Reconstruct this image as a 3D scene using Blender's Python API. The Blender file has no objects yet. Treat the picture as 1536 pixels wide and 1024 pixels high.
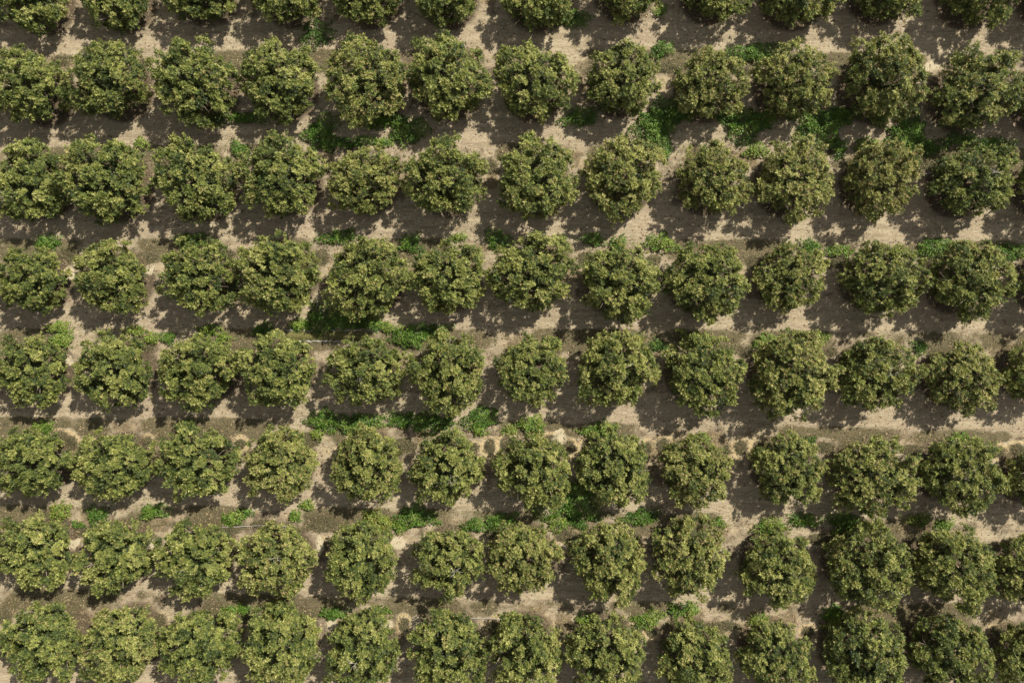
import bpy, math, random
import numpy as np

S = 0.04                      # metres per photo pixel on the ground
CAM_H = 48.0
SUN_EL, SUN_AZ = 49.5, 46.0   # azimuth clockwise from the top of the picture
rng = np.random.default_rng(7)
random.seed(7)
scene = bpy.context.scene
COL = scene.collection


def gx(px, z=0.0):
    return (px - 768.0) * S * (CAM_H - z) / CAM_H


def gy(py, z=0.0):
    return (512.0 - py) * S * (CAM_H - z) / CAM_H


# ------------------------------------------------------------------ helpers
def link(o, parent=None):
    COL.objects.link(o)
    if parent is not None:
        o.parent = parent
    return o


def mesh_from(name, verts, faces, mat, color=None, smooth=False):
    """verts (n,3), faces (m,k) of one size k"""
    me = bpy.data.meshes.new(name)
    v = np.asarray(verts, dtype=np.float32)
    f = np.asarray(faces, dtype=np.int32)
    k = f.shape[1]
    me.vertices.add(len(v))
    me.vertices.foreach_set('co', v.ravel())
    me.loops.add(f.size)
    me.loops.foreach_set('vertex_index', f.ravel())
    me.polygons.add(len(f))
    me.polygons.foreach_set('loop_start', np.arange(0, f.size, k, dtype=np.int32))
    if smooth:
        me.polygons.foreach_set('use_smooth', np.ones(len(f), dtype=bool))
    me.update(calc_edges=True)
    if color is not None:
        a = me.color_attributes.new('tone', 'FLOAT_COLOR', 'POINT')
        a.data.foreach_set('color', np.asarray(color, dtype=np.float32).ravel())
    me.materials.append(mat)
    return me


def vnoise(x, y, seed):
    """smooth value noise 0..1"""
    g = np.random.default_rng(seed).random((256, 256))
    xi = np.floor(x).astype(int)
    yi = np.floor(y).astype(int)
    fx = x - xi
    fy = y - yi
    fx = fx * fx * (3 - 2 * fx)
    fy = fy * fy * (3 - 2 * fy)
    a = g[xi % 256, yi % 256]
    b = g[(xi + 1) % 256, yi % 256]
    c = g[xi % 256, (yi + 1) % 256]
    d = g[(xi + 1) % 256, (yi + 1) % 256]
    return (a * (1 - fx) + b * fx) * (1 - fy) + (c * (1 - fx) + d * fx) * fy


def fbm(x, y, seed, o=3):
    t = 0
    w = 0
    for i in range(o):
        t = t + vnoise(x * 2 ** i, y * 2 ** i, seed + i) * .5 ** i
        w += .5 ** i
    return t / w


def norm(a):
    return a / np.maximum(np.linalg.norm(a, axis=-1, keepdims=True), 1e-6)


def leaves(pos, axis, direc, length, width, fold=0.18, droop=0.12):
    """one folded leaf of two triangles per row: base, right, tip, left"""
    side = norm(np.cross(direc, axis))
    nrm = norm(np.cross(side, direc))
    L = length[:, None]
    W = width[:, None]
    base = pos
    mid = pos + direc * L * .48
    r = mid + side * W * .5 + nrm * W * fold
    l = mid - side * W * .5 + nrm * W * fold
    tip = pos + direc * L - nrm * L * droop
    v = np.stack([base, r, tip, l], 1).reshape(-1, 3)
    n = len(pos)
    i = np.arange(n)[:, None] * 4
    f = np.stack([i + np.array([[0, 1, 2]]), i + np.array([[0, 2, 3]])], 1).reshape(-1, 3)
    return v, f


def tube(points, radii, sides=7):
    pts = np.asarray(points, float)
    V, F = [], []
    for i, p in enumerate(pts):
        t = pts[min(i + 1, len(pts) - 1)] - pts[max(i - 1, 0)]
        t = t / np.linalg.norm(t)
        u = np.cross(t, [0.31, 0.77, 0.22] if abs(t[2]) > .5 else [0, 0, 1])
        u /= np.linalg.norm(u)
        w = np.cross(t, u)
        for k in range(sides):
            a = 2 * math.pi * k / sides
            V.append(p + radii[i] * (math.cos(a) * u + math.sin(a) * w))
    for i in range(len(pts) - 1):
        for k in range(sides):
            a = i * sides + k
            b = i * sides + (k + 1) % sides
            F.append((a, b, b + sides, a + sides))
    c = len(V)
    V.append(pts[-1])
    for k in range(sides):
        a = (len(pts) - 1) * sides
        F.append((a + k, a + (k + 1) % sides, c, c))
    return V, F


def tubes_mesh(name, specs, mat):
    V, F = [], []
    for pts, rad, sd in specs:
        v, f = tube(pts, rad, sd)
        o = len(V)
        V += v
        F += [tuple(i + o for i in q) for q in f]
    me = bpy.data.meshes.new(name)
    me.from_pydata([tuple(p) for p in V], [], [q if q[2] != q[3] else q[:3] for q in F])
    for p in me.polygons:
        p.use_smooth = True
    me.materials.append(mat)
    return me


# ---------------------------------------------------------------- materials
def new_mat(name):
    m = bpy.data.materials.new(name)
    m.use_nodes = True
    nt = m.node_tree
    nt.nodes.clear()
    out = nt.nodes.new('ShaderNodeOutputMaterial')
    return m, nt, out


class NB:
    """short node builder"""
    def __init__(self, nt):
        self.nt = nt

    def n(self, t, **kw):
        nd = self.nt.nodes.new(t)
        for k, v in kw.items():
            setattr(nd, k, v)
        return nd

    def l(self, a, b):
        self.nt.links.new(a, b)

    def _in(self, sock, v):
        if hasattr(v, 'node'):
            self.l(v, sock)
        else:
            sock.default_value = v

    def math(self, op, a, b=0.0, clamp=False):
        nd = self.n('ShaderNodeMath', operation=op, use_clamp=clamp)
        self._in(nd.inputs[0], a)
        self._in(nd.inputs[1], b)
        return nd.outputs[0]

    def mix(self, f, a, b):
        nd = self.n('ShaderNodeMix', data_type='RGBA')
        self._in(nd.inputs[0], f)
        for s, v in ((nd.inputs[6], a), (nd.inputs[7], b)):
            if hasattr(v, 'node'):
                self.l(v, s)
            else:
                s.default_value = (*v, 1)
        return nd.outputs[2]

    def step(self, v, lo, hi):
        nd = self.n('ShaderNodeMapRange', interpolation_type='SMOOTHSTEP')
        self._in(nd.inputs[0], v)
        self._in(nd.inputs[1], lo)
        self._in(nd.inputs[2], hi)
        return nd.outputs[0]

    def noise(self, vec, scale, detail=4, rough=.6):
        nd = self.n('ShaderNodeTexNoise')
        nd.inputs['Scale'].default_value = scale
        nd.inputs['Detail'].default_value = detail
        nd.inputs['Roughness'].default_value = rough
        if vec is not None:
            self.l(vec, nd.inputs['Vector'])
        return nd.outputs[0]


def leaf_material(name, ramp, young_cols, rough=.42, trans=.28, spec=.45):
    """tone.r picks along ramp, tone.g against the object's own colour gives young/sick leaves, tone.b scales value"""
    m, nt, out = new_mat(name)
    b = NB(nt)
    at = b.n('ShaderNodeAttribute', attribute_name='tone')
    sep = b.n('ShaderNodeSeparateColor')
    b.l(at.outputs['Color'], sep.inputs[0])
    oi = b.n('ShaderNodeObjectInfo')
    osep = b.n('ShaderNodeSeparateColor')
    b.l(oi.outputs['Color'], osep.inputs[0])
    cr = b.n('ShaderNodeValToRGB')
    els = cr.color_ramp.elements
    while len(els) < len(ramp):
        els.new(.5)
    for e, (p, c) in zip(els, ramp):
        e.position = p
        e.color = (*c, 1)
    pos = b.math('ADD', sep.outputs[0], b.math('SUBTRACT', osep.outputs[1], .5), clamp=True)
    b.l(pos, cr.inputs[0])
    yc = b.mix(sep.outputs[0], young_cols[0], young_cols[1])
    lo = b.math('SUBTRACT', 1.0, osep.outputs[0])
    fac = b.step(sep.outputs[1], lo, b.math('ADD', lo, .12))
    base = b.mix(fac, cr.outputs[0], yc)
    hv = b.n('ShaderNodeHueSaturation')
    b.l(base, hv.inputs['Color'])
    b.l(b.math('ADD', b.math('MULTIPLY', sep.outputs[2], .7), .65), hv.inputs['Value'])
    pb = b.n('ShaderNodeBsdfPrincipled')
    b.l(hv.outputs[0], pb.inputs['Base Color'])
    pb.inputs['Roughness'].default_value = rough
    pb.inputs['Specular IOR Level'].default_value = spec
    tr = b.n('ShaderNodeBsdfTranslucent')
    tc = b.mix(.5, hv.outputs[0], (.16, .2, .03))
    b.l(tc, tr.inputs['Color'])
    ms = b.n('ShaderNodeMixShader')
    ms.inputs[0].default_value = trans
    b.l(pb.outputs[0], ms.inputs[1])
    b.l(tr.outputs[0], ms.inputs[2])
    b.l(ms.outputs[0], out.inputs[0])
    return m


M_LEAF = leaf_material('orchard_leaf',
                       [(0, (.027, .047, .014)), (.35, (.096, .125, .027)), (.7, (.212, .230, .054)), (1, (.345, .342, .110))],
                       [(.27, .195, .075), (.34, .285, .12)], rough=.5, spec=.35, trans=.3)
M_WEED = leaf_material('weed_leaf',
                       [(0, (.034, .082, .010)), (.5, (.088, .178, .020)), (1, (.20, .26, .045))],
                       [(.22, .20, .06), (.20, .19, .04)], rough=.5, trans=.35, spec=.35)
M_MAT = leaf_material('low_weed_leaf',
                      [(0, (.060, .058, .032)), (.5, (.100, .092, .048)), (1, (.16, .145, .070))],
                      [(.22, .17, .09), (.18, .15, .08)], rough=.7, trans=.15, spec=.2)
M_STRAW = leaf_material('dry_straw',
                        [(0, (.15, .115, .065)), (.5, (.27, .215, .125)), (1, (.40, .33, .205))],
                        [(.50, .42, .26), (.42, .34, .2)], rough=.8, trans=.1, spec=.15)
M_LITTER = leaf_material('fallen_leaf',
                         [(0, (.075, .050, .032)), (.5, (.17, .115, .07)), (1, (.33, .25, .16))],
                         [(.3, .2, .1), (.33, .26, .15)], rough=.7, trans=.05, spec=.2)


def bark_material(name, c1, c2):
    m, nt, out = new_mat(name)
    b = NB(nt)
    tc = b.n('ShaderNodeTexCoord')
    nz = b.noise(tc.outputs['Object'], 14, 5)
    pb = b.n('ShaderNodeBsdfPrincipled')
    b.l(b.mix(nz, c1, c2), pb.inputs['Base Color'])
    pb.inputs['Roughness'].default_value = .85
    bp = b.n('ShaderNodeBump')
    bp.inputs['Strength'].default_value = .5
    bp.inputs['Distance'].default_value = .02
    b.l(nz, bp.inputs['Height'])
    b.l(bp.outputs[0], pb.inputs['Normal'])
    b.l(pb.outputs[0], out.inputs[0])
    return m


M_BARK = bark_material('grey_brown_bark', (.10, .075, .055), (.22, .18, .14))
M_TWIG = bark_material('bleached_twig', (.24, .21, .18), (.38, .35, .30))
M_HOSE = bark_material('grey_hose', (.20, .19, .18), (.36, .34, .31))
M_CONC = bark_material('weathered_concrete', (.20, .19, .165), (.36, .345, .30))
M_MOSS = bark_material('wet_moss', (.05, .05, .015), (.13, .115, .028))

# ------------------------------------------------------------------ tree data
# photo pixel of the crown's centre, crown radius in pixels, share of tan young leaves, tone shift
ROWS = [
    [(40, -13, 56), (168, -15, 55), (295, -25, 56), (423, -25, 57), (550, -22, 56), (670, -20, 55), (808, -18, 57),
     (943, -34, 58), (1075, -29, 56), (1203, -21, 57), (1335, -30, 56), (1475, -24, 57), (1602, -22, 57)],
    [(42, 130, 56), (160, 120, 58), (287, 121, 63), (417, 120, 58), (547, 122, 62), (670, 115, 62), (803, 120, 58),
     (935, 118, 54), (1065, 126, 54), (1190, 119, 56), (1330, 118, 62), (1470, 132, 63), (1597, 134, 62)],
    [(42, 272, 57), (152, 269, 65), (293, 271, 61), (420, 262, 62), (546, 270, 54), (668, 267, 60), (807, 265, 62),
     (937, 264, 61), (1069, 270, 54), (1195, 267, 60), (1323, 267, 55), (1462, 271, 58), (1592, 276, 57)],
    [(45, 418, 52), (167, 416, 54), (297, 415, 57), (415, 410, 60), (550, 418, 61), (673, 418, 56), (800, 407, 61),
     (932, 424, 59), (1060, 420, 60), (1187, 415, 52), (1327, 417, 58), (1460, 418, 60), (1596, 420, 58)],
    [(42, 555, 54), (168, 556, 57), (295, 557, 57), (413, 555, 58), (548, 558, 56), (672, 559, 60), (800, 555, 54),
     (925, 555, 60), (1055, 560, 59), (1190, 562, 64), (1317, 560, 56), (1448, 567, 54), (1563, 557, 52)],
    [(50, 695, 54), (168, 698, 55), (290, 695, 59), (418, 696, 54), (551, 697, 54), (671, 704, 55), (800, 706, 56),
     (922, 703, 58), (1045, 706, 54), (1183, 704, 54), (1313, 714, 62), (1442, 712, 59), (1562, 722, 50)],
    [(48, 826, 55), (168, 836, 56), (290, 837, 58), (412, 842, 57), (540, 841, 56), (672, 842, 54), (785, 838, 55),
     (913, 845, 59), (1034, 838, 59), (1168, 852, 56), (1303, 848, 62), (1430, 850, 60), (1546, 862, 52)],
    [(63, 966, 58), (180, 970, 59), (300, 968, 58), (418, 968, 60), (543, 977, 56), (670, 978, 60), (788, 982, 58),
     (910, 983, 60), (1045, 991, 57), (1165, 989, 55), (1300, 986, 63), (1425, 980, 60), (1543, 990, 50)],
]
# (row, index): young share, tone
SPECIAL = {(2, 10): (.42, .56), (2, 9): (.32, .56), (2, 8): (.28, .55), (2, 7): (.26, .54), (1, 10): (.26, .46), (1, 11): (.22, .44),
           (1, 8): (.28, .52), (1, 9): (.26, .53), (4, 11): (.30, .50), (4, 9): (.28, .52), (6, 6): (.32, .55), (6, 8): (.28, .54),
           (5, 8): (.28, .54), (6, 7): (.22, .52), (2, 11): (.14, .40), (3, 0): (.10, .44), (2, 1): (.12, .43), (1, 1): (.13, .43),
           (4, 0): (.12, .42), (4, 1): (.12, .44), (5, 3): (.26, .55), (6, 3): (.26, .54), (7, 1): (.20, .50), (3, 10): (.20, .46),
           (3, 9): (.24, .50), (5, 10): (.26, .50), (7, 0): (.12, .44), (1, 4): (.24, .54), (3, 4): (.16, .55), (4, 7): (.16, .53),
           (5, 4): (.2, .58), (3, 1): (.14, .47), (7, 10): (.16, .42), (7, 11): (.14, .41), (7, 9): (.16, .44), (2, 4): (.24, .55)}
TWIGS = {(6, 2): (0, -.4), (6, 3): (.4, .5), (6, 5): (.5, -.2), (6, 10): (.9, -1.2), (7, 4): (-.2, -.2), (4, 4): (0, -.2), (2, 11): (.3, .2),
         (4, 10): (.2, .1), (5, 5): (.3, -.4), (4, 7): (.1, .1)}

ROW_NAMES = ['cut-off top row', 'first full row', 'second full row', 'third full row', 'fourth full row',
             'fifth full row', 'sixth full row', 'bottom row']
ORD = ['first', 'second', 'third', 'fourth', 'fifth', 'sixth', 'seventh', 'eighth', 'ninth', 'tenth', 'eleventh', 'twelfth', 'thirteenth']


# ---------------------------------------------------------------- tree meshes
def crown_mesh(seed):
    """crown of a 2.3 m radius tree: leaf rosettes on overlapping clumps"""
    r = np.random.default_rng(seed)
    R, HZ, CZ = 2.3, 1.75, 1.95
    ph = r.random(4) * 6.283

    def rad(th):
        return 1 + .06 * np.cos(2 * th + ph[0]) + .05 * np.cos(3 * th + ph[1]) + .055 * np.cos(5 * th + ph[2]) + .05 * np.cos(8 * th + ph[3])
    N = 100
    k = np.arange(N) + .5
    cz = 1 - k / N * 1.75              # from top to below the equator
    th = k * 2.399963 + r.normal(0, .22, N) + r.random() * 6.28
    cz = np.clip(cz + r.normal(0, .06, N), -.8, 1)
    sr = np.sqrt(np.maximum(1 - cz ** 2, 0))
    out = np.stack([sr * np.cos(th), sr * np.sin(th), cz], 1)
    f = r.uniform(.72, .91, N) * rad(th)
    # hollows: some clumps sit deep and leave dark gaps
    deep = r.random(N) < .20
    f[deep] *= .72
    C = out * np.array([R, R, HZ]) * f[:, None] + np.array([0, 0, CZ])
    cr = r.uniform(.26, .50, N)
    tone_c = np.clip(r.normal(.47, .17, N), 0, 1)
    young_c = r.normal(0, .10, N)
    P, A, T = [], [], []
    for i in range(N):
        n = int(r.integers(15, 22))
        o = out[i] / np.linalg.norm(out[i])
        d = norm(r.normal(0, 1, (n, 3)) * .75 + o * .75 + np.array([0, 0, .55]))
        p = C[i] + d * cr[i] * np.where(r.random(n) < .1, r.uniform(1.1, 1.4, n), r.uniform(.55, 1.12, n))[:, None] * np.array([1, 1, .85])
        a = norm(d * .6 + o * .35 + np.array([0, 0, .75]) + r.normal(0, .25, (n, 3)))
        P.append(p)
        A.append(a)
        T.append(np.stack([np.clip(tone_c[i] + r.normal(0, .15, n), 0, 1), np.clip(r.random(n) + young_c[i], 0, 1), r.random(n)], 1))
    # inner leaves, sparse
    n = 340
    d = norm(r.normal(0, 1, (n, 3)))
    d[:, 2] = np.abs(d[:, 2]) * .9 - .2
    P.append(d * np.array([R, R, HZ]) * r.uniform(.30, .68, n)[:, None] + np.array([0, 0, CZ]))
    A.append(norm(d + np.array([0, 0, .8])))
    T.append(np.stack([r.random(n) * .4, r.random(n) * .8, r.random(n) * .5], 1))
    P = np.concatenate(P)
    A = np.concatenate(A)
    T = np.concatenate(T)
    nr = len(P)
    NL = 13
    ax = np.repeat(A, NL, 0)
    ref = np.where(np.abs(ax[:, 2:3]) > .9, np.array([[1., 0, 0]]), np.array([[0, 0, 1.]]))
    u = norm(np.cross(ax, ref))
    w = np.cross(ax, u)
    j = np.tile(np.arange(NL), nr)
    az = j * 2.4 + np.repeat(r.random(nr) * 6.28, NL) + r.normal(0, .25, nr * NL)
    inc = np.radians(np.interp(j, [0, NL - 1], [28, 100]) + r.normal(0, 12, nr * NL))
    dirv = ax * np.cos(inc)[:, None] + (u * np.cos(az)[:, None] + w * np.sin(az)[:, None]) * np.sin(inc)[:, None]
    size = np.repeat(r.uniform(.85, 1.2, nr), NL)
    ln = size * r.uniform(.11, .18, nr * NL)
    wd = ln * r.uniform(.30, .40, nr * NL)
    pos = np.repeat(P, NL, 0) + ax * (.03 - .10 * (j / NL))[:, None]
    v, fc = leaves(pos, ax, dirv, ln, wd, .16, .14)
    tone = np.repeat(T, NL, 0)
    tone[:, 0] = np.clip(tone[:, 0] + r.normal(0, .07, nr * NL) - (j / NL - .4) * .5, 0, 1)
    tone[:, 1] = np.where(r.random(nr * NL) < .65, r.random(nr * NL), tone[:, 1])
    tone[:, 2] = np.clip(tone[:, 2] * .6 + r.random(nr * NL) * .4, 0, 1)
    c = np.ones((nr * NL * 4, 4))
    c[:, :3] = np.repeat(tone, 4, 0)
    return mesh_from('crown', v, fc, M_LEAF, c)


def trunk_mesh(seed):
    r = np.random.default_rng(seed + 900)
    specs = [([(0, 0, -.1), (.02, .01, .25), (0.03, 0, .55), (.02, .03, .9)], [.19, .15, .13, .12], 9)]
    for i in range(6):
        a = i * 1.05 + r.normal(0, .2)
        e = r.uniform(.9, 1.6)
        p0 = np.array([.02, .02, r.uniform(.55, .85)])
        d = np.array([math.cos(a), math.sin(a), 0])
        p1 = p0 + d * .45 * e + np.array([0, 0, .5])
        p2 = p0 + d * .95 * e + np.array([0, 0, 1.05]) + r.normal(0, .1, 3)
        p3 = p0 + d * 1.35 * e + np.array([0, 0, 1.75]) + r.normal(0, .15, 3)
        specs.append(([p0, p1, p2, p3], [.085, .065, .045, .012], 6))
        for s in (-1, 1):
            q = p2 + np.array([math.cos(a + s * .8), math.sin(a + s * .8), .6]) * .6
            specs.append(([p1 + (p2 - p1) * .6, (p2 + q) * .5, q], [.045, .03, .008], 5))
    return tubes_mesh('trunk', specs, M_BARK)


def twig_mesh(seed):
    r = np.random.default_rng(seed + 300)
    specs = []
    for i in range(4):
        a = r.uniform(0, 6.28)
        d = np.array([math.cos(a), math.sin(a), .25])
        p0 = np.array([r.normal(0, .1), r.normal(0, .1), -.5])
        p1 = p0 + np.array([0, 0, .45]) + d * .15
        p2 = p1 + d * r.uniform(.25, .4) + r.normal(0, .05, 3)
        p3 = p2 + d * .2 + r.normal(0, .08, 3)
        specs.append(([p0, p1, p2, p3], [.022, .018, .014, .006], 5))
        q = p1 + np.array([math.cos(a + .9), math.sin(a + .9), .3]) * .28
        specs.append(([p1, (p1 + q) / 2 + r.normal(0, .02, 3), q], [.014, .01, .005], 4))
    return tubes_mesh('bare_twig', specs, M_TWIG)


NV = 12
CROWNS = [crown_mesh(100 + i) for i in range(NV)]
TRUNKS = [trunk_mesh(i) for i in range(NV)]

tree_ground = []          # world x, y, radius
GROUP_TREE = 'orchard trees planted in straight rows'
n_tree = 0
for ri, row in enumerate(ROWS):
    for ci, (px, py, rp) in enumerate(row):
        sc = rp / 60.0
        zc = 2.1 * sc
        x, y = gx(px, zc), gy(py, zc)
        young, tone = SPECIAL.get((ri, ci), (.07 + .08 * px / 1536 + .05 * random.random(), .47 + .06 * random.random()))
        t = bpy.data.objects.new('orchard_tree', None)
        t.empty_display_size = .5
        link(t)
        t.location = (x, y, 0)
        t.rotation_euler = (0, 0, random.random() * 6.283)
        k = random.uniform(.94, 1.06)
        t.scale = (sc * k, sc / k, sc * random.uniform(.94, 1.08))
        vi = (n_tree * 5 + ri) % NV
        c = bpy.data.objects.new('crown', CROWNS[vi])
        link(c, t)
        c.color = (young * .8, tone, .5, 1)
        link(bpy.data.objects.new('trunk', TRUNKS[vi]), t)
        if (ri, ci) in TWIGS:
            w = bpy.data.objects.new('bare_twig', twig_mesh(n_tree))
            link(w, t)
            ox, oy = TWIGS[(ri, ci)]
            a = -t.rotation_euler.z
            lx, ly = ox * math.cos(a) - oy * math.sin(a), ox * math.sin(a) + oy * math.cos(a)
            w.scale = (.7, .7, .7)
            w.location = (lx, ly, 1.95 + 1.75 * math.sqrt(max(0, 1 - (lx * lx + ly * ly) / 5.3)) - .12)
            w['label'] = 'pale bare twigs poking out of the leaves'
        # label
        size = 'small' if rp <= 53 else 'broad' if rp >= 61 else 'medium'
        look = ('orange tinged' if young > .4 else 'yellow flecked' if young >= .28 else 'dark green' if tone <= .44
                else 'pale olive' if tone >= .55 else 'olive green')
        feat = ' with bare twigs' if (ri, ci) in TWIGS else ''
        n = len(row)
        if ci <= 6:
            where = f'{ORD[ci]} from the left' if ci else 'leftmost'
        else:
            q = n - 1 - ci
            where = f'{ORD[q]} from the right' if q else 'last at the right edge'
        if ri == 0:
            lab = f'{look} tree cut by the top edge, {where}, top row'
        else:
            lab = f'{size} {look} tree{feat}, {where}, {ROW_NAMES[ri]}'
        t['label'] = lab
        t['category'] = 'tree'
        t['group'] = GROUP_TREE
        tree_ground.append((x, y, 2.3 * sc))
        n_tree += 1
TG = np.array(tree_ground)
outer = [(row[0][0] - 127, row[0][1] + 1, 57, f'beyond the left end of the {ROW_NAMES[ri]}') for ri, row in enumerate(ROWS)]
outer += [(x + 2, y + 147, 58, 'in the row after the bottom row, ' + ORD[min(i, 12)] + ' from the left') for i, (x, y, q) in enumerate(ROWS[7])]
outer += [(x - 2, y - 149, 58, 'in the row before the top row, ' + ORD[min(i, 12)] + ' from the left') for i, (x, y, q) in enumerate(ROWS[0])]
for i, (px, py, rp, where) in enumerate(outer):
    t = bpy.data.objects.new('orchard_tree', None)
    link(t)
    t.location = (gx(px, 2.1), gy(py, 2.1), 0)
    t.rotation_euler = (0, 0, i * 1.7)
    t.scale = (rp / 60,) * 3
    c = link(bpy.data.objects.new('crown', CROWNS[i * 5 % NV]), t)
    c.color = (.09, .49, .5, 1)
    link(bpy.data.objects.new('trunk', TRUNKS[i * 5 % NV]), t)
    t['label'] = 'olive green orchard tree ' + where
    t['category'] = 'tree'
    t['group'] = GROUP_TREE

# ----------------------------------------------------------------- weeds data
# px, py, rx, ry, kind  g green / y yellow green / p pale olive
WEEDS = [
    (475, 52, 22, 20, 'b'), (854, 29, 24, 13, 'g'), (790, 24, 12, 8, 'g'), (990, 18, 10, 8, 'y'), (994, 76, 17, 11, 'g'), (1130, 81, 40, 14, 'g'),
    (366, 178, 34, 8, 'g'), (483, 200, 24, 20, 'g'), (520, 214, 34, 8, 'g'), (612, 198, 21, 19, 'g'), (574, 214, 14, 6, 'y'), (575, 182, 30, 10, 'g'),
    (872, 177, 28, 12, 'g'), (984, 190, 29, 32, 'g'), (1014, 172, 26, 12, 'g'), (1091, 177, 14, 8, 'g'), (1117, 188, 34, 20, 'g'), (1150, 178, 14, 8, 'y'),
    (1226, 186, 38, 24, 'g'), (1262, 174, 20, 12, 'g'), (1318, 182, 14, 8, 'g'), (1358, 197, 27, 28, 'g'), (1372, 220, 36, 12, 'g'),
    (213, 216, 10, 8, 'y'), (360, 224, 13, 10, 'g'), (995, 232, 10, 6, 'g'), (1135, 227, 18, 9, 'y'), (1256, 224, 13, 12, 'g'), (1302, 219, 20, 10, 'y'),
    (1340, 222, 10, 9, 'g'), (1488, 219, 28, 11, 'g'), (1440, 212, 30, 9, 'g'), (1372, 240, 8, 7, 'g'),
    (72, 363, 20, 9, 'g'), (290, 361, 20, 11, 'g'), (507, 356, 22, 10, 'g'), (618, 366, 17, 12, 'g'), (687, 356, 11, 6, 'y'), (748, 360, 18, 13, 'g'),
    (890, 360, 18, 8, 'g'), (927, 367, 12, 10, 'g'), (992, 366, 21, 13, 'y'), (1214, 371, 13, 11, 'g'), (1255, 377, 18, 9, 'y'), (1402, 370, 28, 11, 'g'),
    (1518, 378, 20, 12, 'g'),
    (89, 491, 17, 8, 'y'), (94, 510, 15, 12, 'y'), (205, 496, 16, 7, 'p'), (229, 507, 10, 7, 'y'), (255, 508, 10, 9, 'g'), (315, 494, 14, 8, 'y'),
    (337, 508, 10, 9, 'y'), (397, 496, 18, 9, 'g'), (490, 478, 34, 18, 'g'), (543, 484, 28, 11, 'g'), (585, 491, 14, 7, 'y'), (616, 504, 22, 17, 'g'),
    (650, 496, 20, 9, 'g'), (452, 487, 18, 8, 'y'), (834, 517, 9, 6, 'y'), (987, 518, 12, 8, 'g'), (1045, 508, 20, 12, 'p'), (1147, 510, 16, 9, 'y'),
    (1225, 506, 12, 9, 'y'), (1378, 521, 10, 9, 'g'),
    (66, 640, 14, 9, 'y'), (282, 640, 14, 8, 'g'), (486, 630, 20, 15, 'g'), (534, 634, 32, 15, 'g'), (478, 650, 9, 8, 'y'), (607, 628, 24, 12, 'g'),
    (650, 634, 30, 12, 'g'), (720, 627, 22, 15, 'g'), (718, 644, 10, 8, 'y'), (764, 645, 10, 6, 'p'), (797, 638, 20, 14, 'y'), (899, 645, 28, 10, 'y'),
    (1052, 656, 10, 8, 'y'), (1215, 661, 8, 6, 'g'), (1437, 658, 14, 9, 'y'),
    (91, 768, 15, 13, 'p'), (120, 786, 10, 5, 'g'), (147, 771, 18, 11, 'g'), (232, 766, 18, 12, 'g'), (352, 776, 15, 11, 'y'), (371, 768, 9, 6, 'g'),
    (460, 757, 8, 7, 'y'), (444, 773, 9, 8, 'y'), (566, 780, 24, 14, 'p'), (600, 790, 9, 8, 'y'), (624, 775, 26, 16, 'g'), (713, 786, 16, 11, 'g'),
    (750, 781, 22, 11, 'g'), (856, 750, 40, 30, 'g'), (838, 784, 18, 9, 'y'), (868, 782, 14, 9, 'g'), (961, 775, 23, 11, 'g'), (1055, 775, 9, 6, 'g'),
    (1078, 783, 9, 7, 'y'), (1155, 788, 26, 10, 'y'), (1206, 778, 20, 11, 'g'), (1264, 782, 22, 14, 'g'), (1415, 788, 13, 11, 'y'), (1378, 778, 16, 9, 'p'),
    (350, 914, 13, 7, 'y'), (368, 913, 8, 8, 'g'), (414, 912, 14, 9, 'y'), (501, 918, 18, 10, 'g'), (574, 913, 14, 6, 'y'), (660, 917, 11, 4, 'y'),
    (767, 922, 16, 5, 'y'), (875, 927, 13, 7, 'y'), (971, 928, 19, 12, 'y'), (1018, 913, 15, 10, 'g'), (1037, 914, 10, 9, 'y'), (1136, 928, 14, 7, 'y'),
    (1248, 916, 16, 9, 'g'), (1253, 932, 20, 9, 'p'),
]
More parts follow.
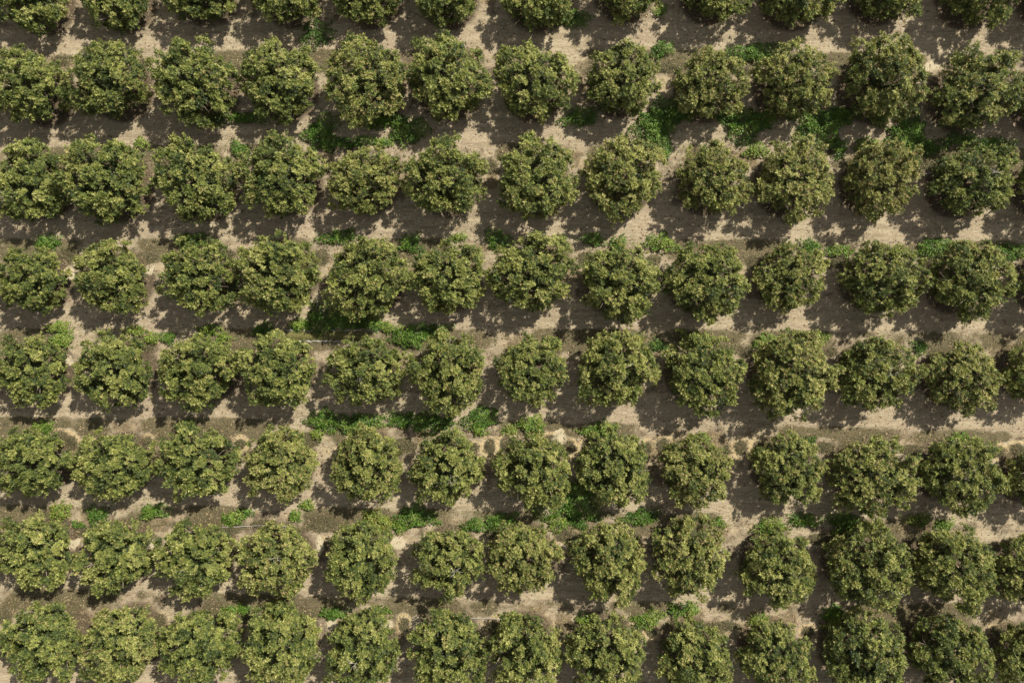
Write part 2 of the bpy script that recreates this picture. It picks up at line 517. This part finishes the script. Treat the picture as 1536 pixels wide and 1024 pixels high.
# dull low mats on the row strips
MATS = [
    (104, 381, 14, 15), (227, 387, 9, 10), (339, 382, 16, 8), (480, 387, 15, 13), (883, 390, 17, 13), (980, 391, 12, 9), (1130, 395, 14, 10), (1254, 394, 19, 9),
    (1400, 393, 18, 10), (218, 517, 18, 14), (1126, 529, 22, 9), (1399, 536, 10, 10), (1246, 528, 12, 8),
    (91, 654, 14, 8), (107, 663, 9, 11), (222, 664, 10, 9), (342, 666, 7, 8), (361, 666, 8, 9), (462, 660, 19, 13), (607, 668, 20, 12), (712, 671, 8, 7),
    (735, 670, 10, 12), (762, 668, 13, 13), (826, 660, 12, 9), (851, 672, 11, 11), (882, 670, 11, 12), (972, 672, 8, 10), (995, 670, 13, 12),
    (1090, 674, 10, 8), (1112, 672, 12, 12), (1142, 671, 14, 11), (1236, 672, 18, 10), (1370, 675, 19, 9), (1411, 673, 14, 9), (1500, 678, 10, 9), (1527, 675, 13, 11),
    (128, 797, 14, 10), (338, 795, 24, 8), (398, 787, 24, 9), (485, 785, 24, 15), (492, 818, 9, 7), (744, 800, 17, 10), (850, 803, 20, 11), (946, 806, 14, 9),
    (1232, 808, 24, 10), (1375, 806, 22, 9),
    (100, 922, 15, 11), (221, 931, 9, 9), (241, 930, 8, 10), (368, 928, 15, 7), (540, 930, 26, 10), (606, 938, 9, 12), (744, 941, 12, 12), (838, 943, 8, 8),
    (873, 941, 18, 9), (930, 936, 11, 9), (955, 943, 10, 8), (977, 949, 8, 7), (1020, 937, 30, 9), (1082, 939, 28, 9), (1212, 948, 10, 10), (1245, 942, 16, 9),
    (1300, 932, 18, 7), (1498, 946, 12, 9), (8, 925, 12, 12),
    (585, 248, 18, 14), (890, 108, 12, 10), (1000, 103, 20, 9), (1255, 106, 20, 9), (1400, 248, 20, 10), (1115, 108, 14, 9), (735, 250, 14, 12),
    (360, 105, 12, 8), (212, 96, 14, 8), (92, 92, 16, 9), (118, 240, 10, 14), (240, 250, 10, 8),
]


def row_place(px, py):
    """words for where a ground thing lies"""
    best = min(((abs(py - (t[1] - 42)) + abs(px - t[0]) * .3, ri) for ri, row in enumerate(ROWS) for t in row))
    ri = best[1]
    row = ROWS[ri]
    i = min(range(len(row)), key=lambda k: abs(row[k][0] - px))
    dx = px - row[i][0]
    dy = py - row[i][1]
    vert = 'above' if dy < 0 else 'below'

    def tn(k):
        if k <= 6:
            return f'{ORD[k]} tree from left' if k else 'leftmost tree'
        q = len(row) - 1 - k
        return f'{ORD[q]} tree from right' if q else 'rightmost tree'
    side = '' if abs(dx) < 14 else ' left' if dx < 0 else ' right'
    if dy >= 0:
        vert = 'lower'
    else:
        vert = 'upper'
    rn = ROW_NAMES[ri].replace('cut-off ', '')
    if abs(dx) > 44:
        side = ' far left' if dx < 0 else ' far right'
        return f'{side.strip()} of {tn(i)}, {rn}' if False else f'{vert}{side} of {tn(i)}, {rn}'
    return f'{vert}{side} of {tn(i)}, {rn}' if side else f'{vert} edge of {tn(i)}, {rn}'


def blob_leaves(rx, ry, h, dens, ln, wn, r, tone0, young, flat=.4, up=.9):
    """leaves through a low lumpy dome of half axes rx, ry"""
    area = math.pi * rx * ry
    n = max(30, int(area * dens))
    th = r.random(n) * 6.283
    rr = np.sqrt(r.random(n)) * 1.12
    ph = r.random(3) * 6.28
    edge = 1 + .22 * np.cos(2 * th + ph[0]) + .18 * np.cos(3 * th + ph[1]) + .14 * np.cos(7 * th + ph[2])
    q = fbm(rx * rr * np.cos(th) * 4 + 70 + ph[1] * 9, ry * rr * np.sin(th) * 4 + 70 + ph[2] * 9, 47, 3)
    ok = q > .10 + .40 * rr ** 2.5
    th, rr, edge = th[ok], rr[ok], edge[ok]
    n = len(th)
    x = rx * rr * edge * np.cos(th)
    y = ry * rr * edge * np.sin(th)
    lump = fbm(x * 2.3 + 50 + ph[0] * 9, y * 2.3 + 50 + ph[1] * 9, 31, 2)
    z = h * np.sqrt(np.maximum(0, 1 - np.minimum(rr, 1) ** 2)) * (.45 + 1.0 * lump) * r.uniform(.72, 1.05, n) + .015
    P = np.stack([x, y, z], 1)
    o = np.stack([x / max(rx, .05) * .5, y / max(ry, .05) * .5, np.full(n, up)], 1)
    ax = norm(o + r.normal(0, .3, (n, 3)))
    dv = norm(np.stack([r.normal(0, 1, n), r.normal(0, 1, n), r.normal(flat, .35, n)], 1))
    L = r.uniform(.7, 1.3, n) * ln
    v, f = leaves(P, ax, dv, L, L * wn, .12, .1)
    tone = np.stack([np.clip(tone0 + (lump - .5) * .9 + r.normal(0, .16, n), 0, 1), np.clip(r.random(n) * (1 if young else .9), 0, 1), r.random(n)], 1)
    c = np.ones((n * 4, 4))
    c[:, :3] = np.repeat(tone, 4, 0)
    # stems: runners from one root out to the edge
    m = 9
    a = np.arange(m) * 6.283 / m + r.random() * .6
    tips = np.stack([np.cos(a) * rx * 1.05, np.sin(a) * ry * 1.05, np.full(m, .03)], 1)
    left = tips * np.array([.5, .5, 0]) + np.stack([-np.sin(a), np.cos(a), np.zeros(m)], 1) * .012 + np.array([0, 0, h * .5])
    right = left - np.stack([-np.sin(a), np.cos(a), np.zeros(m)], 1) * .024
    k = len(v)
    v = np.concatenate([v, [[0, 0, .02]], tips, left, right])
    q = np.arange(m)
    f = np.concatenate([f, np.stack([np.full(m, k), k + 1 + 2 * m + q, k + 1 + m + q], 1),
                        np.stack([k + 1 + 2 * m + q, k + 1 + q, k + 1 + m + q], 1)])
    sc4 = np.ones((1 + 3 * m, 4))
    sc4[:, :3] = (.15, .1, .3)
    c = np.concatenate([c, sc4])
    return v, f, c


KIND = {'g': ('bright green', .35, .10), 'y': ('yellow green', .70, .16), 'p': ('pale olive', .85, .45), 'b': ('bluish green', .1, .05)}
for i, (px, py, rx, ry, kd) in enumerate(WEEDS):
    r = np.random.default_rng(5000 + i)
    word, tone0, young = KIND[kd]
    wx, wy = rx * S * 1.15, ry * S * 1.15
    h = .16 + .40 * min(wx, wy)
    dens = 620 if kd != 'b' else 330
    v, f, c = blob_leaves(wx, wy, h, dens, .115 if kd != 'b' else .12, .55, r, tone0, young)
    o = bpy.data.objects.new('weed_clump', mesh_from('weed_clump', v, f, M_WEED, c))
    link(o)
    o.location = (gx(px), gy(py), 0)
    o.color = (young, .5, .5, 1)
    size = 'tiny' if rx * ry < 75 else 'large' if rx * ry > 420 else 'small' if rx * ry < 160 else 'leafy'
    o['label'] = f'{size} {word} weed clump, {row_place(px, py)}'
    o['category'] = 'weed'
    o['group'] = 'green weed clumps along the tree rows'

for i, (px, py, rx, ry) in enumerate(MATS):
    r = np.random.default_rng(8000 + i)
    v, f, c = blob_leaves(rx * S, ry * S, .10, 620, .075, .34, r, .42 + r.normal(0, .08), .12, flat=.5)
    o = bpy.data.objects.new('weed_mat', mesh_from('weed_mat', v, f, M_MAT, c))
    link(o)
    o.location = (gx(px), gy(py), 0)
    o.color = (.12, .5 + r.normal(0, .06), .5, 1)
    shape = 'round' if .75 < rx / ry < 1.35 else 'long' if rx > ry else 'narrow'
    o['label'] = f'{shape} dull brown weed mat, {row_place(px, py)}'
    o['category'] = 'weed mat'
    o['group'] = 'low dull weed mats on the row strips'

# --------------------------------------------------------------------- ground
X0, X1, Y0, Y1, ST = -40.0, 40.0, -28.0, 28.0, .125
xs = np.concatenate([[-400, -200, -100, -60], np.arange(X0, X1 + .01, ST), [60, 100, 200, 400]])
ys = np.concatenate([[-400, -200, -100, -50], np.arange(Y0, Y1 + .01, ST), [50, 100, 200, 400]])
GX, GY = np.meshgrid(xs, ys, indexing='ij')
# distance (signed, upward) to the nearest tree row line
best = np.full(GX.shape, 99.0)
for row in ROWS:
    rx = np.array([gx(t[0], 2.1) for t in row])
    ry = np.array([gy(t[1], 2.1) for t in row])
    k = np.polyfit(rx, ry, 2)
    yy = np.polyval(k, np.clip(GX, -33, 36))
    d = GY - yy
    best = np.where(np.abs(d - .2) < np.abs(best - .2), d, best)
dt = np.full(GX.shape, 99.0)
for (x, y, R) in TG:
    sub = (np.abs(GX - x) < 4) & (np.abs(GY - y) < 4)
    dt[sub] = np.minimum(dt[sub], np.hypot(GX[sub] - x, GY[sub] - y) / R)
inb = (np.abs(GX) < 44) & (np.abs(GY) < 32)
n1 = fbm(GX * .9 + 100, GY * .9 + 100, 11, 4)
n2 = fbm(GX * .35 + 100, GY * .35 + 100, 15, 3)
n3 = fbm(GX * 2.2 + 100, GY * 2.2 + 100, 19, 3)


def sm(v, a, b):
    t = np.clip((v - a) / (b - a), 0, 1)
    return t * t * (3 - 2 * t)


band = sm(best, -1.7, -.9) * (1 - sm(best, 1.9, 2.9))        # the row strip
straw = band * (.28 + 1.3 * (n1 - .42)) * sm(best, -1.2, 0.0)
straw = np.maximum(straw, sm(best, -.9, 0) * (1 - sm(best, .7, 1.4)) * (.30 + 1.1 * (n1 - .3)) * sm(dt, .95, 1.1))
olive = sm(best, .8, 1.3) * (1 - sm(best, 2.2, 2.8)) * np.clip((n2 - .30) * 3.6, 0, 1) * (.6 + .8 * n3)
for (px, py, rx, ry) in MATS:
    if 600 < py < 690 or py > 925:
        e = np.hypot((GX - gx(px)) / (rx * S * 2.2), (GY - gy(py)) / (ry * S * 2.2))
        olive *= 1 - .65 * (1 - sm(e, .5, 1))
litter_shade = np.maximum((1 - sm(dt, .70, 1.06)) * (.6 + .5 * n1), .62 * sm(n1, .5, .68) * (.35 + .65 * band))  # leaf litter patches, plus painted shade under the crowns
for (px, py, rx, ry) in MATS:
    x, y, a, b = gx(px), gy(py), rx * S, ry * S
    sub = (np.abs(GX - x) < a * 2.2) & (np.abs(GY - y) < b * 2.2)
    e = np.hypot((GX[sub] - x) / a, (GY[sub] - y) / b) + (n3[sub] - .5) * .45
    olive[sub] = np.maximum(olive[sub], 1 - sm(e, .75, 1.12))
    if not (600 < py < 690 or py > 925) or rx > 15:
        continue
    ring = sm(e, .95, 1.15) * (1 - sm(e, 1.3, 1.7))
    straw[sub] = np.maximum(straw[sub], ring * (.65 + .6 * n2[sub]))
    olive[sub] *= (1 - .85 * sm(e, 1.0, 1.15) * (1 - sm(e, 1.3, 1.8)))
for (px, py, rx, ry, kd) in WEEDS:
    x, y, a, b = gx(px), gy(py), rx * S, ry * S
    sub = (np.abs(GX - x) < a * 2) & (np.abs(GY - y) < b * 2)
    e = np.hypot((GX[sub] - x) / a, (GY[sub] - y) / b)
    olive[sub] = np.maximum(olive[sub], .5 * (1 - sm(e, .5, 1.3)))
pale = np.zeros(GX.shape)
for (px, py, rx, ry) in [(625, 936, 8, 15), (1397, 99, 11, 7), (105, 410, 10, 12), (60, 845, 6, 10), (390, 815, 10, 13), (398, 678, 8, 9), (840, 655, 10, 10),
                         (572, 935, 16, 7), (228, 406, 9, 9), (100, 540, 8, 9), (598, 815, 12, 10), (848, 820, 8, 7), (478, 815, 6, 14), (225, 815, 10, 12),
                         (108, 815, 14, 10), (500, 935, 12, 14), (2, 680, 8, 8)]:
    x, y, a, b = gx(px), gy(py), rx * S, ry * S
    e = np.hypot((GX - x) / a, (GY - y) / b) + (n3 - .5) * 1.8
    pale = np.maximum(pale, 1 - sm(e, .6, 1.15))
olive *= (1 - pale)
brown = sm(best, -.9, .1) * (1 - sm(best, 2.0, 2.7)) * np.clip(.15 + 2.0 * (n3 - .3), 0, 1) * (1 - np.clip(straw, 0, 1))
litter_shade = np.maximum(litter_shade, .85 * brown) * (1 - pale)
tr = np.exp(-((best - 2.75) / .22) ** 2) + np.exp(-((best + 2.0) / .22) ** 2)
pale = np.maximum(pale, .34 * tr * (.5 + .9 * n2))
col = np.stack([np.clip(straw, 0, 1), np.clip(olive, 0, 1), np.clip(litter_shade, 0, 1), np.clip(pale, 0, 1)], -1) * inb[..., None]
GZ = ((n1 - .5) * .05 + (n3 - .5) * .03 + .05 * band * (n2)) * inb - .02
nx, ny = GX.shape
idx = np.arange(nx * ny).reshape(nx, ny)
quads = np.stack([idx[:-1, :-1], idx[1:, :-1], idx[1:, 1:], idx[:-1, 1:]], -1).reshape(-1, 4)


def ground_material():
    m, nt, out = new_mat('orchard_soil')
    b = NB(nt)
    tc = b.n('ShaderNodeTexCoord')
    P = tc.outputs['Object']
    mp = b.n('ShaderNodeMapping')
    mp.inputs['Scale'].default_value = (.16, 1.6, 1)
    b.l(P, mp.inputs[0])
    streak = b.noise(mp.outputs[0], 1.6, 5, .65)
    mp2 = b.n('ShaderNodeMapping')
    mp2.inputs['Scale'].default_value = (.5, 2.4, 1)
    b.l(P, mp2.inputs[0])
    fine_streak = b.noise(mp2.outputs[0], 5.5, 4, .7)
    grain = b.noise(P, 9, 6, .72)
    big = b.noise(P, .22, 3, .5)
    mid = b.noise(P, 2.4, 5, .65)
    at = b.n('ShaderNodeAttribute', attribute_name='tone')
    sp = b.n('ShaderNodeSeparateColor')
    b.l(at.outputs['Color'], sp.inputs[0])
    soil = b.mix(b.step(streak, .34, .66), (.188, .150, .098), (.298, .247, .165))
    soil = b.mix(b.math('MULTIPLY', b.step(big, .4, .65), .6), soil, (.245, .190, .134))
    soil = b.mix(b.math('MULTIPLY', b.step(fine_streak, .46, .72), .6), soil, (.41, .365, .275))
    soil = b.mix(b.math('MULTIPLY', b.step(grain, .52, .68), .75), soil, (.13, .098, .068))
    soil = b.mix(b.math('MULTIPLY', b.step(grain, .30, .42), .0), soil, (.2, .15, .1))

    def edge(a, lo=.35, hi=.65, amp=.55):
        return b.step(b.math('ADD', a, b.math('MULTIPLY', b.math('SUBTRACT', mid, .5), amp)), lo, hi)
    strawc = b.mix(b.step(grain, .35, .65), (.26, .19, .095), (.45, .36, .20))
    c = b.mix(b.math('MULTIPLY', edge(sp.outputs[0], .38, .85, .75), .8), soil, strawc)
    oc = b.mix(b.step(grain, .35, .68), (.042, .038, .020), (.110, .092, .048))
    lc = b.mix(b.step(grain, .40, .70), (.026, .020, .013), (.120, .088, .056))  # brown litter colour, its dark end deepened to paint in canopy shade
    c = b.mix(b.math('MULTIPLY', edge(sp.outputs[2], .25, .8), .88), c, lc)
    c = b.mix(b.math('MULTIPLY', edge(sp.outputs[1], .28, .75, .8), .88), c, oc)
    c = b.mix(b.math('MULTIPLY', edge(at.outputs['Alpha'], .3, .7), .85), c, (.37, .32, .225))
    pb = b.n('ShaderNodeBsdfPrincipled')
    b.l(c, pb.inputs['Base Color'])
    pb.inputs['Roughness'].default_value = .95
    pb.inputs['Specular IOR Level'].default_value = .1
    bp = b.n('ShaderNodeBump')
    bp.inputs['Strength'].default_value = .8
    bp.inputs['Distance'].default_value = .05
    h = b.math('ADD', b.math('MULTIPLY', grain, .8), b.math('ADD', b.math('MULTIPLY', fine_streak, .5), mid))
    b.l(h, bp.inputs['Height'])
    b.l(bp.outputs[0], pb.inputs['Normal'])
    b.l(pb.outputs[0], out.inputs[0])
    return m


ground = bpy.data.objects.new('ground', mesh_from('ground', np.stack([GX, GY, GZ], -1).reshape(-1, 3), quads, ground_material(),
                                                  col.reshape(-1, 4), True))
link(ground)
ground['kind'] = 'structure'


green = np.zeros(GX.shape)
for (px, py, rx, ry, kd) in WEEDS:
    x, y, a, b = gx(px), gy(py), rx * S, ry * S
    e = np.hypot((GX - x) / (a + .5), (GY - y) / (b + .3)) + (n3 - .5) * 1.1
    green = np.maximum(green, (1 - sm(e, .55, 1.5)) * (1 if kd == 'g' else .35))


def ground_at(x, y):
    i = np.clip(((x - X0) / ST).astype(int) + 4, 0, nx - 1)
    j = np.clip(((y - Y0) / ST).astype(int) + 4, 0, ny - 1)
    return i, j


def scatter(name, n, prob, ln, wn, mat, tone0, lift, seed, flat=.05):
    r = np.random.default_rng(seed)
    x = r.uniform(-32, 33, n)
    y = r.uniform(-22, 22.5, n)
    i, j = ground_at(x, y)
    keep = r.random(n) < prob(i, j, x, y)
    x, y, i, j = x[keep], y[keep], i[keep], j[keep]
    n = len(x)
    P = np.stack([x, y, GZ[i, j] + r.uniform(.01, lift, n)], 1)
    ax = norm(np.stack([r.normal(0, .25, n), r.normal(0, .25, n), np.ones(n)], 1))
    a = r.random(n) * 6.283
    dv = norm(np.stack([np.cos(a), np.sin(a), r.normal(flat, .15, n)], 1))
    L = r.uniform(.6, 1.4, n) * ln
    v, f = leaves(P, ax, dv, L, L * wn, .2, .05)
    c = np.ones((n * 4, 4))
    t = np.stack([np.clip(r.normal(tone0, .25, n), 0, 1), r.random(n), r.random(n)], 1)
    c[:, :3] = np.repeat(t, 4, 0)
    o = bpy.data.objects.new(name, mesh_from(name, v, f, mat, c))
    link(o)
    o.color = (.15, .5, .5, 1)
    o['kind'] = 'stuff'
    return o


lit2 = np.clip(litter_shade, 0, 1)
o = scatter('fallen_leaves', 90000, lambda i, j, x, y: .20 + .45 * lit2[i, j] + .25 * band[i, j] * n1[i, j], .13, .42, M_LITTER, .5, .03, 71)
o['label'] = 'brown fallen leaves scattered under and between the orchard trees'
o['category'] = 'fallen leaves'
sc_ = np.clip(straw, 0, 1)
o = scatter('dry_straw', 130000, lambda i, j, x, y: .13 + .5 * sc_[i, j], .20, .09, M_STRAW, .6, .05, 72, .12)
o['label'] = 'pale dry straw lying along the tree rows'
o['category'] = 'straw'
oc_ = np.clip(olive, 0, 1)
o = scatter('ground_cover', 110000, lambda i, j, x, y: .0 + .75 * oc_[i, j], .09, .35, M_MAT, .5, .07, 73, .5)
o['label'] = 'thin olive brown ground cover along the upper edge of the rows'
o['category'] = 'ground cover'


o = scatter('ground_cover', 60000, lambda i, j, x, y: .9 * green[i, j] + .02 * band[i, j], .085, .5, M_WEED, .55, .08, 74, .5)
o['label'] = 'thin green seedlings spreading around the weed clumps'
o['category'] = 'ground cover'

# ------------------------------------------------------- channel and hoses
def box_mesh(name, x0, x1, y0, y1, z0, z1, mat, seed, n=24, amp=.02):
    """weathered straight bar with an uneven top and edge"""
    r = np.random.default_rng(seed)
    V, F = [], []
    for i in range(n + 1):
        x = x0 + (x1 - x0) * i / n
        a, b_, c_ = r.normal(0, amp, 3)
        V += [(x, y0 + a, z0), (x, y1 + b_, z0), (x, y1 + b_, z1 + c_), (x, y0 + a, z1 + c_)]
    for i in range(n):
        k = i * 4
        for q in range(4):
            F.append((k + q, k + (q + 1) % 4, k + 4 + (q + 1) % 4, k + 4 + q))
    F.append((0, 3, 2, 1))
    k = n * 4
    F.append((k, k + 1, k + 2, k + 3))
    return mesh_from(name, V, F, mat)


ch = bpy.data.objects.new('irrigation_channel', None)
link(ch)
ch.location = (gx(515), gy(503.5), 0)
ch['label'] = 'straight mossy irrigation channel with two pale edges between the third and fourth rows'
ch['category'] = 'channel'
hw = 86 * S
link(bpy.data.objects.new('channel_edge', box_mesh('channel_edge', -hw, hw, .29, .34, -.12, .05, M_CONC, 1, 40, .028)), ch)
link(bpy.data.objects.new('channel_edge', box_mesh('channel_edge', -hw * .85, hw * .1, -.36, -.29, -.12, .05, M_CONC, 2, 30, .028)), ch)
link(bpy.data.objects.new('channel_bed', box_mesh('channel_bed', -hw, hw * .4, -.285, .285, -.05, .035, M_MOSS, 3, 40, .01)), ch)


def hose(p, label):
    pts = []
    for k in range(len(p) - 1):
        for t in np.linspace(0, 1, 9)[: None if k == len(p) - 2 else -1]:
            x = p[k][0] * (1 - t) + p[k + 1][0] * t
            y = p[k][1] * (1 - t) + p[k + 1][1] * t
            pts.append((gx(x), gy(y) + .012 * math.sin(x * .9), .055))
    o = bpy.data.objects.new('irrigation_hose', tubes_mesh('irrigation_hose', [(pts, [.022] * len(pts), 6)], M_HOSE))
    link(o)
    o['label'] = label
    o['category'] = 'hose'
    o['group'] = 'thin irrigation hoses on the ground'


hose([(318, 791), (360, 789), (400, 787), (440, 789)], 'thin grey hose lying above the fourth tree from left, sixth row')
hose([(700, 926), (735, 927), (765, 928)], 'thin grey hose lying between sixth and seventh trees from left, bottom row')
hose([(1378, 262), (1410, 259), (1430, 261)], 'thin pale hose beside the second tree from right, second row')

# two neighbours that share their words: say which is the left one
seen = {}
for o in list(COL.objects):
    if o.parent is None and o.get('label') and o.type == 'MESH':
        seen.setdefault(o['label'], []).append(o)
for lab, obs in seen.items():
    if len(obs) == 2:
        for o, side in zip(sorted(obs, key=lambda q: q.location.x), ('left-hand', 'right-hand')):
            first, rest = lab.split(' ', 1)
            o['label'] = f'{side} {rest}' if 'mat' in lab else f'{first} {side} {rest}'

# ------------------------------------------------------- light, world, camera
w = bpy.data.worlds.new('World')
scene.world = w
w.use_nodes = True
nt = w.node_tree
bg = nt.nodes['Background']
sky = nt.nodes.new('ShaderNodeTexSky')
sky.sky_type = 'NISHITA'
sky.sun_disc = False
sky.sun_elevation = math.radians(SUN_EL)
sky.sun_rotation = math.radians(SUN_AZ)
hz = nt.nodes.new('ShaderNodeHueSaturation')      # hazy sky, paler than the clear model
hz.inputs['Saturation'].default_value = .12
nt.links.new(sky.outputs[0], hz.inputs['Color'])
nt.links.new(hz.outputs[0], bg.inputs[0])
bg.inputs[1].default_value = .082

sl = bpy.data.lights.new('sun', 'SUN')
sl.energy = 4.3
sl.angle = math.radians(.5)
sl.color = (1, .945, .82)
so = bpy.data.objects.new('sun', sl)
link(so)
so.rotation_euler = (math.radians(90 - SUN_EL), 0, math.radians(180 - SUN_AZ))
so.location = (20, 24, 40)

cd = bpy.data.cameras.new('camera')
cd.sensor_width = 36
cd.lens = 36 * CAM_H / (1536 * S)
cd.clip_end = 2000
co = bpy.data.objects.new('camera', cd)
link(co)
co.location = (0, 0, CAM_H)
scene.camera = co

scene.view_settings.view_transform = 'Standard'
scene.view_settings.look = 'None'
scene.view_settings.gamma = 1
scene.view_settings.exposure = 1.0
